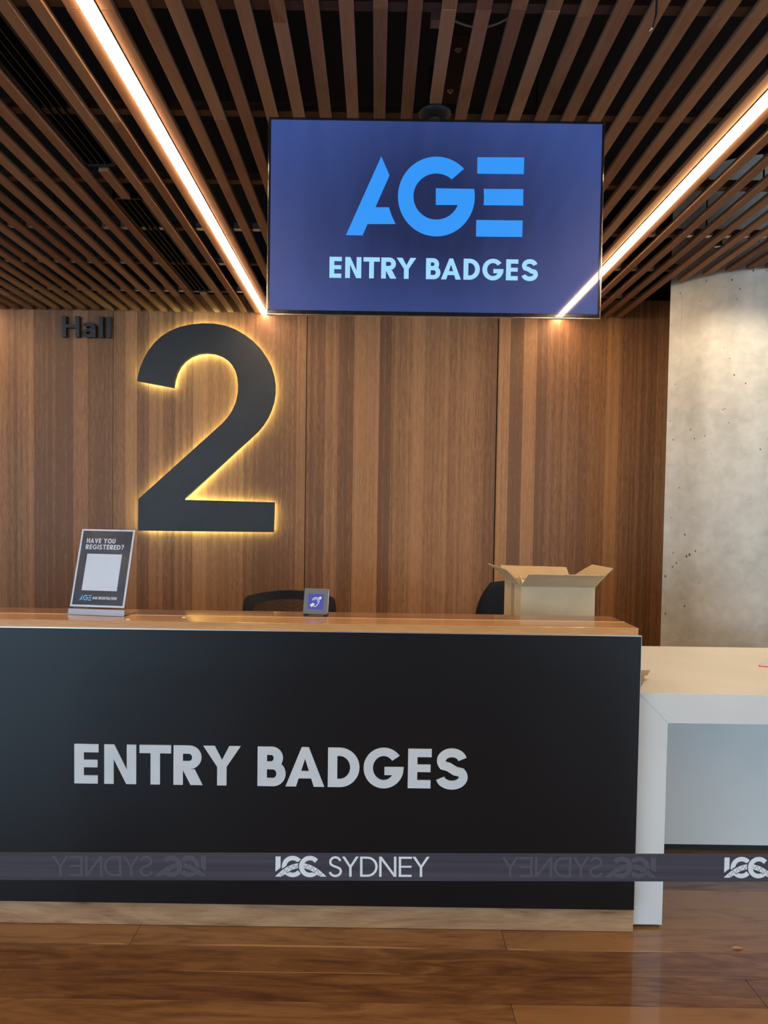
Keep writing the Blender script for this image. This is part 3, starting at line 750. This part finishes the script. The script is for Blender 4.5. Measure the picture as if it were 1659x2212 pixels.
# hearing loop sign
a = atZ(654, 1327, LZ+.003); b = atZ(706.6, 1329, LZ+.003); u = (b-a); wd = u.length; u.normalize()
bk_ = Vector((-u.y, u.x, 0)); top = a+bk_*.023; top.z = 1.1925; v = (top-a); hh = v.length; v.normalize(); n = u.cross(v).normalized()
if n.y > 0: n = -n
ls = empty('hearing_loop_sign', a, 'small grey desk stand with a blue ear symbol on the counter ledge', 'sign')
fr = (a, u, v, n)
m = MB(); m.prism([(0, .002), (wd, .002), (wd, hh), (0, hh)], fr, -.010, 0); m.build('body', M['grey_sign'], ls, bevel=.0012)
m = MB(); m.prism([(wd+.0002, .01), (wd+.0014, .01), (wd+.0014, hh-.002), (wd+.0002, hh-.002)], fr, -.010, -.0005); m.build('side_edge', M['trim'], ls)
for q in (.005, wd-.013):
    m = MB(); c = a+u*q; m.hexa([c-UZ*.0028-bk_*.003, c+u*.008-UZ*.0028-bk_*.003, c+u*.008+bk_*.045-UZ*.0028, c+bk_*.045-UZ*.0028], [w_+UZ*.0045 for w_ in (c-UZ*.0028-bk_*.003, c+u*.008-UZ*.0028-bk_*.003, c+u*.008+bk_*.045-UZ*.0028, c+bk_*.045-UZ*.0028)])
    m.build('foot', M['plastic'], ls)
def lp(x, y):
    """18.43-per-unit close-up measure to sign plane coordinates"""
    tt = (y-275)/(1290-275); lft = 325+(262-325)*tt; rgt = 1290+(1225-1290)*tt
    return ((x-lft)/(rgt-lft)*wd, hh*(1-tt))
m = MB(); m.prism([lp(490, 480), lp(1105, 490), lp(1068, 1078), lp(455, 1070)], fr, .0001, .0006); bp = m.build('blue_plate', M['sign_blue'], ls)
m = MB()
m.prism([lp(960, 572), lp(1022, 640), lp(945, 712), lp(892, 628)], fr, .0007, .0011)
m.prism([lp(660, 828), lp(745, 885), lp(608, 1002), lp(540, 925)], fr, .0007, .0011)
A, B = ribbon([lp(x, y) for x, y in [(650, 742), (665, 690), (705, 645), (765, 622), (830, 628), (880, 660), (910, 715), (908, 790), (875, 850), (820, 920), (770, 972), (730, 972), (685, 955)]], .0026)
m.quads(A, B, fr, .0007, .00115)
A, B = ribbon([lp(x, y) for x, y in [(712, 735), (735, 690), (775, 672), (820, 682), (855, 720), (862, 765), (845, 810)]], .0022)
m.quads(A, B, fr, .0007, .0012)
m.build('ear_symbol', M['poster_white'], bp)

# scraps on the ledge, leaf on the floor
for (x, y, lab) in ((276, 1338.5, 'tiny white paper scrap on the ledge right of the sign holder'), (397, 1334, 'tiny white paper scrap on the ledge between sign holder and chair')):
    p = atZ(x, y, LZ); m = MB(); m.hexa([p+Vector(q) for q in ((-.006, -.003, .0002), (.006, .001, .0002), (.005, .006, .0002), (-.004, .004, .0002))], [p+Vector(q) for q in ((-.006, -.003, .0016), (.006, .001, .003), (.005, .006, .002), (-.004, .004, .0018))])
    tag(m.build('paper_scrap', M['paper'], loc=p), lab, 'paper scrap', 'paper scraps on the ledge')
p = atZ(1592, 2050, 0); m = MB(); rows = []
for i in range(7):
    s_ = i/6; wl = .009*sin(pi*min(.97, max(.05, s_)))
    rows.append([p+Vector((-.020+.04*s_, -wl, .002+.003*sin(3*s_))), p+Vector((-.020+.04*s_, 0, .0012)), p+Vector((-.020+.04*s_, wl, .003+.002*s_))])
m.grid(rows, .0005); tag(m.build('dry_leaf', M['leaf'], loc=p), 'small dry brown leaf on the floor right of the white table leg', 'leaf')

# ------------------------------------------------------------------ cardboard box
BY0, BY1 = 3.0, 3.38; bx0, bx1 = .618, .933; bz = 1.175; bb = .7405
bx = empty('cardboard_box', ((bx0+bx1)/2, (BY0+BY1)/2, bb), 'open brown cardboard box with raised flaps behind the counter ledge', 'box')
T_ = .004
m = MB()
m.box(bx0, BY0, bb, bx1, BY0+T_, bz); m.box(bx0, BY1-T_, bb, bx1, BY1, bz); m.box(bx0, BY0+T_, bb, bx0+T_, BY1-T_, bz); m.box(bx1-T_, BY0+T_, bb, bx1, BY1-T_, bz); m.box(bx0+T_, BY0+T_, bb, bx1-T_, BY1-T_, bb+T_)
m.build('carton', M['card'], bx)
def flap(h0, h1, o0, o1, mt=None, jag=0):
    h0, h1, o0, o1 = map(Vector, (h0, h1, o0, o1)); rows = []
    for i in range(4):
        s_ = i/3; row = []
        for j in range(13):
            r_ = j/12; A_ = h0.lerp(h1, r_); B_ = o0.lerp(o1, r_); p_ = A_.lerp(B_, s_)
            if i == 3 and jag: p_ += UZ*random.uniform(-jag, jag)
            p_ += UZ*(.003*sin(pi*s_)); row.append(p_)
        rows.append(row)
    mm_ = MB(); mm_.grid(rows, .0035); mm_.build('flap', mt or M['card'], bx)
flap((bx0, BY0, bz), (bx1, BY0, bz), atY(1143, 1241.5, 2.875), atY(1307, 1243.5, 2.875), M['card'], .0012)
flap((bx0+.002, BY1, bz), (bx1-.002, BY1, bz), atY(1081, 1220.6, 3.46), atY(1223, 1225, 3.46), M['card_in'], .0012)
flap((bx0, BY1, bz), (bx0, BY0, bz), atY(1054, 1218.2, 3.36), atY(1093, 1231, 2.98), M['card'])
flap((bx1, BY0, bz), (bx1, BY1, bz), atY(1325, 1228.5, 3.00), atY(1280, 1220.6, 3.36), M['card_in'])
m = MB(); m.box(bx0-.0006, BY0+.14, 1.02, bx0-.0001, BY0+.21, bz-.004); m.build('tape', M['tape'], bx)
m = MB(); rows = []
for i in range(7):
    rows.append([])
    for j in range(7):
        rows[-1].append(Vector((bx0+.02+.15*i/6, BY0+.05+.22*j/6, 1.10+.09*sin(i*1.1+j*.8)*.5+random.uniform(-.008, .008)+.06*(1-i/6))))
m.grid(rows, .0015); tag(m.build('packing_paper', M['paper']), 'crumpled white packing paper inside the open cardboard box', 'packing paper')

# ------------------------------------------------------------------ office chairs
def star_base(r, cx, cy):
    for i in range(5):
        a_ = 2*pi*i/5+.3; m = MB(); e_ = Vector((cx+.27*cos(a_), cy+.27*sin(a_), .075))
        m.tube([(cx, cy, .10), (cx+.14*cos(a_), cy+.14*sin(a_), .092), e_], [.024, .019, .013], 10)
        lg = m.build('leg', M['plastic'], r, smooth=True)
        m = MB(); ax = Vector((-sin(a_), cos(a_), 0)); c = Vector((e_.x, e_.y, .0282))
        m.tube([c-ax*.022, c-ax*.006], .028, 16); m.tube([c+ax*.006, c+ax*.022], .028, 16); m.tube([c, Vector((e_.x, e_.y, .075))], .007, 8)
        m.build('castor', M['plastic'], lg)
    m = MB(); m.tube([(cx, cy, .095), (cx, cy, .40)], [.028, .02], 16); m.build('gas_post', M['black_metal'], r, smooth=True)
def cushion(name, r, cx, cy, z, w, d, h, mt):
    m = MB(); rows = []
    for i in range(13):
        row = []
        for j in range(13):
            s_, t_ = i/12*2-1, j/12*2-1; k = 1-.12*(abs(s_)**4*abs(t_)**4)
            row.append(Vector((cx+w/2*t_*k*(1-.10*max(0, s_)), cy+d/2*s_*k, z+h*(1-.35*(s_**6+t_**6)/2)-.012*cos(pi*t_)*.5)))
        rows.append(row)
    m.grid(rows, -h*.9); m.build(name, mt, r, smooth=True)
def chair(cx, cy, topz, w, label, netted):
    r = empty('office_chair', (cx, cy, 0), label, 'office chair', None)
    star_base(r, cx, cy)
    m = MB(); m.box(cx-.11, cy-.12, .40, cx+.11, cy+.14, .425); m.build('seat_plate', M['plastic'], r, bevel=.004)
    cushion('seat', r, cx, cy-.02, .475, .48, .47, .055, M['fabric'])
    z0_ = .56; yb_ = cy+.22
    m = MB(); m.tube([(cx, cy+.12, .415), (cx, cy+.26, .43), (cx, cy+.30, .52), (cx, cy+.285, .70)], [.022, .022, .022, .018], 10); m.build('back_bracket', M['plastic'], r, smooth=True)
    def bp_(s_, t_, dy=0):
        """s across -1..1, t up 0..1 on the curved backrest"""
        ww = w/2*(.93+.07*sin(pi*min(1, t_*.95+.12))**1)
        return Vector((cx+s_*ww, yb_+.045-.05*s_*s_*1.0+.05*t_*t_+.02*(1-t_)+dy, z0_+(topz-z0_-.034*s_*s_*(1 if netted else .6))*t_))
    if netted:
        loop = []
        N_ = 14
        rc = .10
        for i in range(N_+1): loop.append(bp_(-.90+1.80*i/N_, 1.0))
        for q in ((.965, .99), (.995, .955)): loop.append(bp_(*q))
        for i in range(1, 9): loop.append(bp_(1.0-.03*i/8, .92-.88*i/8))
        for i in range(N_+1): loop.append(bp_(.9-1.8*i/N_, 0.0))
        for i in range(0, 9): loop.append(bp_(-(1.0-.03*(8-i)/8), .04+.88*i/8))
        for q in ((-.995, .955), (-.965, .99)): loop.append(bp_(*q))
        cen_ = bp_(0, .5)
        inner = []
        for p_ in loop:
            dlt = Vector((p_.x-cen_.x, 0, p_.z-cen_.z)); ix = max(-1, min(1, dlt.x/(w/2))); iz = dlt.z
            f_x = 1-.052/(w/2) if abs(dlt.x) > .1 else 1-.052/(w/2)
            hz = (topz-z0_)/2; f_z = 1-.046/hz
            inner.append(Vector((cen_.x+dlt.x*(1-.050/(w/2)), p_.y, cen_.z+dlt.z*f_z)))
        m = MB(); Nn = len(loop)
        for i in range(Nn):
            j = (i+1) % Nn
            qa = [loop[i], loop[j], inner[j], inner[i]]
            m.hexa([c for c in qa], [c+Vector((0, .022, 0)) for c in qa])
        bmesh.ops.remove_doubles(m.bm, verts=m.bm.verts, dist=.0002)
        m.build('back_frame', M['plastic'], r)
        rows = [[bp_(-.93+1.86*j/12, .03+.93*i/12, .010) for j in range(13)] for i in range(13)]
        m = MB(); m.grid(rows, .002); m.build('back_mesh', M['net'], r, smooth=True)
    else:
        rows = []
        for i in range(15):
            t_ = i/14; row = []
            for j in range(15):
                s_ = j/14*2-1
                k = (1-max(0, (t_-.55)/.45)**3*.32)
                row.append(bp_(s_*k, t_, -.01))
            rows.append(row)
        m = MB(); m.grid(rows, .045); m.build('backrest', M['fabric'], r, smooth=True)
    for sg in (-1, 1):
        m = MB(); xx = cx+sg*.275
        m.tube([(cx+sg*.20, cy+.02, .425), (xx, cy+.02, .44), (xx, cy+.0, .60), (xx, cy-.01, .66)], .013, 8); m.box(xx-.04, cy-.14, .66, xx+.04, cy+.10, .685)
        m.build('armrest', M['plastic'], r, bevel=.004)
chair(-.458, 3.52, 1.046, .530, 'black office chair with a see-through net back behind the hearing loop sign', True)
chair(.84, 3.80, 1.092, .50, 'black fabric backed office chair behind the cardboard box', False)

# ------------------------------------------------------------------ barrier belt on two posts
BYY = 1.24
c1, c2 = atY(0, 1871, BYY), atY(1659, 1875, BYY); db = (c2-c1).normalized()
def bpos(x): return c1+db*((x-c1.x)/db.x)
HB = .0249; ends = (-1.36, 1.42)
belt = MB(); pa, pb = bpos(ends[0]), bpos(ends[1]); up_ = Vector((-db.z, 0, db.x))
belt.prism([(0, -HB), ((pb-pa).length, -HB), ((pb-pa).length, HB), (0, HB)], (pa, db, up_, NY), -.0012, 0)
bo = belt.build('barrier_belt', M['belt'], loc=pa); tag(bo, 'dark grey barrier belt printed with a pale venue name, stretched across the view', 'barrier belt')
CAP = .0364
def bfr(px, mirror=False):
    p_ = atY(px, 1896 if px < 1200 else 1895, BYY); q = bpos(p_.x)
    o_ = q-up_*(CAP/2-.0006)
    return (o_, (-db if mirror else db)*CAP, up_*CAP, NY)
def cc(x, y): return ((x-65)/207, (282-y)/207)
def venue(px, mirror):
    fr = bfr(px, mirror); m0 = M['belt_ghost'] if mirror else M['belt_print']; m1 = M['belt'] if mirror else M['belt_dark']
    a_ = MB(); e = .00006
    a_.prism([cc(*q) for q in ((70, 75), (121, 75), (121, 190), (68, 232))], fr, 0, e)
    for cx_ in (243, 417):
        A = [cc(x, y) for x, y in ell(cx_, 178, 110, 110, 42, 318, 36)]; B = [cc(x, y) for x, y in ell(cx_, 178, 62, 64, 36, 324, 36)]
        a_.quads(A, B, fr, 0, e)
    yo = lambda x: 143+((x-325)/260)**2*139
    yi = lambda x: min(282, 194+((x-325)/190)**2*88)
    XS = [65+520*i/26 for i in range(27)]
    d_ = MB(); d_.quads([cc(x, yo(x)-15) for x in XS], [cc(x, yo(x)) for x in XS], fr, 0, 2*e)
    d_.quads([cc(x, yi(x)) for x in XS[6:-6]], [cc(x, yi(x)+9) for x in XS[6:-6]], fr, 0, 2*e)
    w_ = a_
    w_.quads([cc(x, yo(x)) for x in XS], [cc(x, yi(x)) for x in XS], fr, 0, 3*e)
    T = [110+430*i/18 for i in range(19)]
    for i in range(18):
        xa, xb = T[i], T[i+1]
        p_, q_ = ((xa, yo(xa)+5), (xb, yi(xb)-5)) if i % 2 == 0 else ((xa, yi(xa)-5), (xb, yo(xb)+5))
        A, B = ribbon([cc(*p_), cc(*q_)], .018); d_.quads(A, B, fr, 0, 4*e)
    A = [cc(x, y) for x, y in ell(417, 178, 110, 110, 95, 255, 24)]; B = [cc(x, y) for x, y in ell(417, 178, 62, 64, 95, 255, 24)]
    w_.quads(A, B, fr, 0, 5*e)
    A = [cc(x, y) for x, y in ell(417, 178, 119, 119, 118, 225, 16)]; B = [cc(x, y) for x, y in ell(417, 178, 110, 110, 118, 225, 16)]
    d_.quads(A, B, fr, 0, 5*e)
    for ch, x0_, x1_ in (('S', 607, 742), ('Y', 742, 912), ('D', 925, 1103), ('N', 1118, 1292), ('E', 1316, 1450), ('Y', 1455, 1628)):
        O, u_, v_, n_ = fr
        frl = (O+u_*((x0_-65)/207), u_, v_, n_)
        for g in glyph(ch, (x1_-x0_)/207, .118):
            if g[0] == 'p': w_.prism(g[1], frl, 0, e)
            else: w_.quads(g[1], g[2], frl, 0, e*1.2)
    w_.build('faint_reversed_print' if mirror else 'venue_print', m0, bo); d_.build('print_gap', m1, bo)
venue(594, False); venue(1563, False)
venue(445.6, True); venue(1417, True)
for (xx, lab) in ((ends[0], 'black barrier post beyond the left edge holding the belt'), (ends[1], 'black barrier post beyond the right edge holding the belt')):
    q = bpos(xx); r = empty('barrier_post', (q.x, BYY, 0), lab, 'barrier post', 'posts of the barrier belt')
    m = MB(); m.lathe(q.x, BYY, [(.17, 0), (.17, .008), (.15, .018), (.04, .032)], 32); m.build('base', M['black_metal'], r)
    m = MB(); m.tube([(q.x, BYY, .03), (q.x, BYY, q.z-.03)], .0315, 24); m.build('pole', M['black_metal'], r, smooth=True)
    m = MB(); m.lathe(q.x, BYY, [(.033, q.z-.03), (.033, q.z+.045), (.026, q.z+.055)], 24); m.build('belt_cassette', M['plastic'], r)
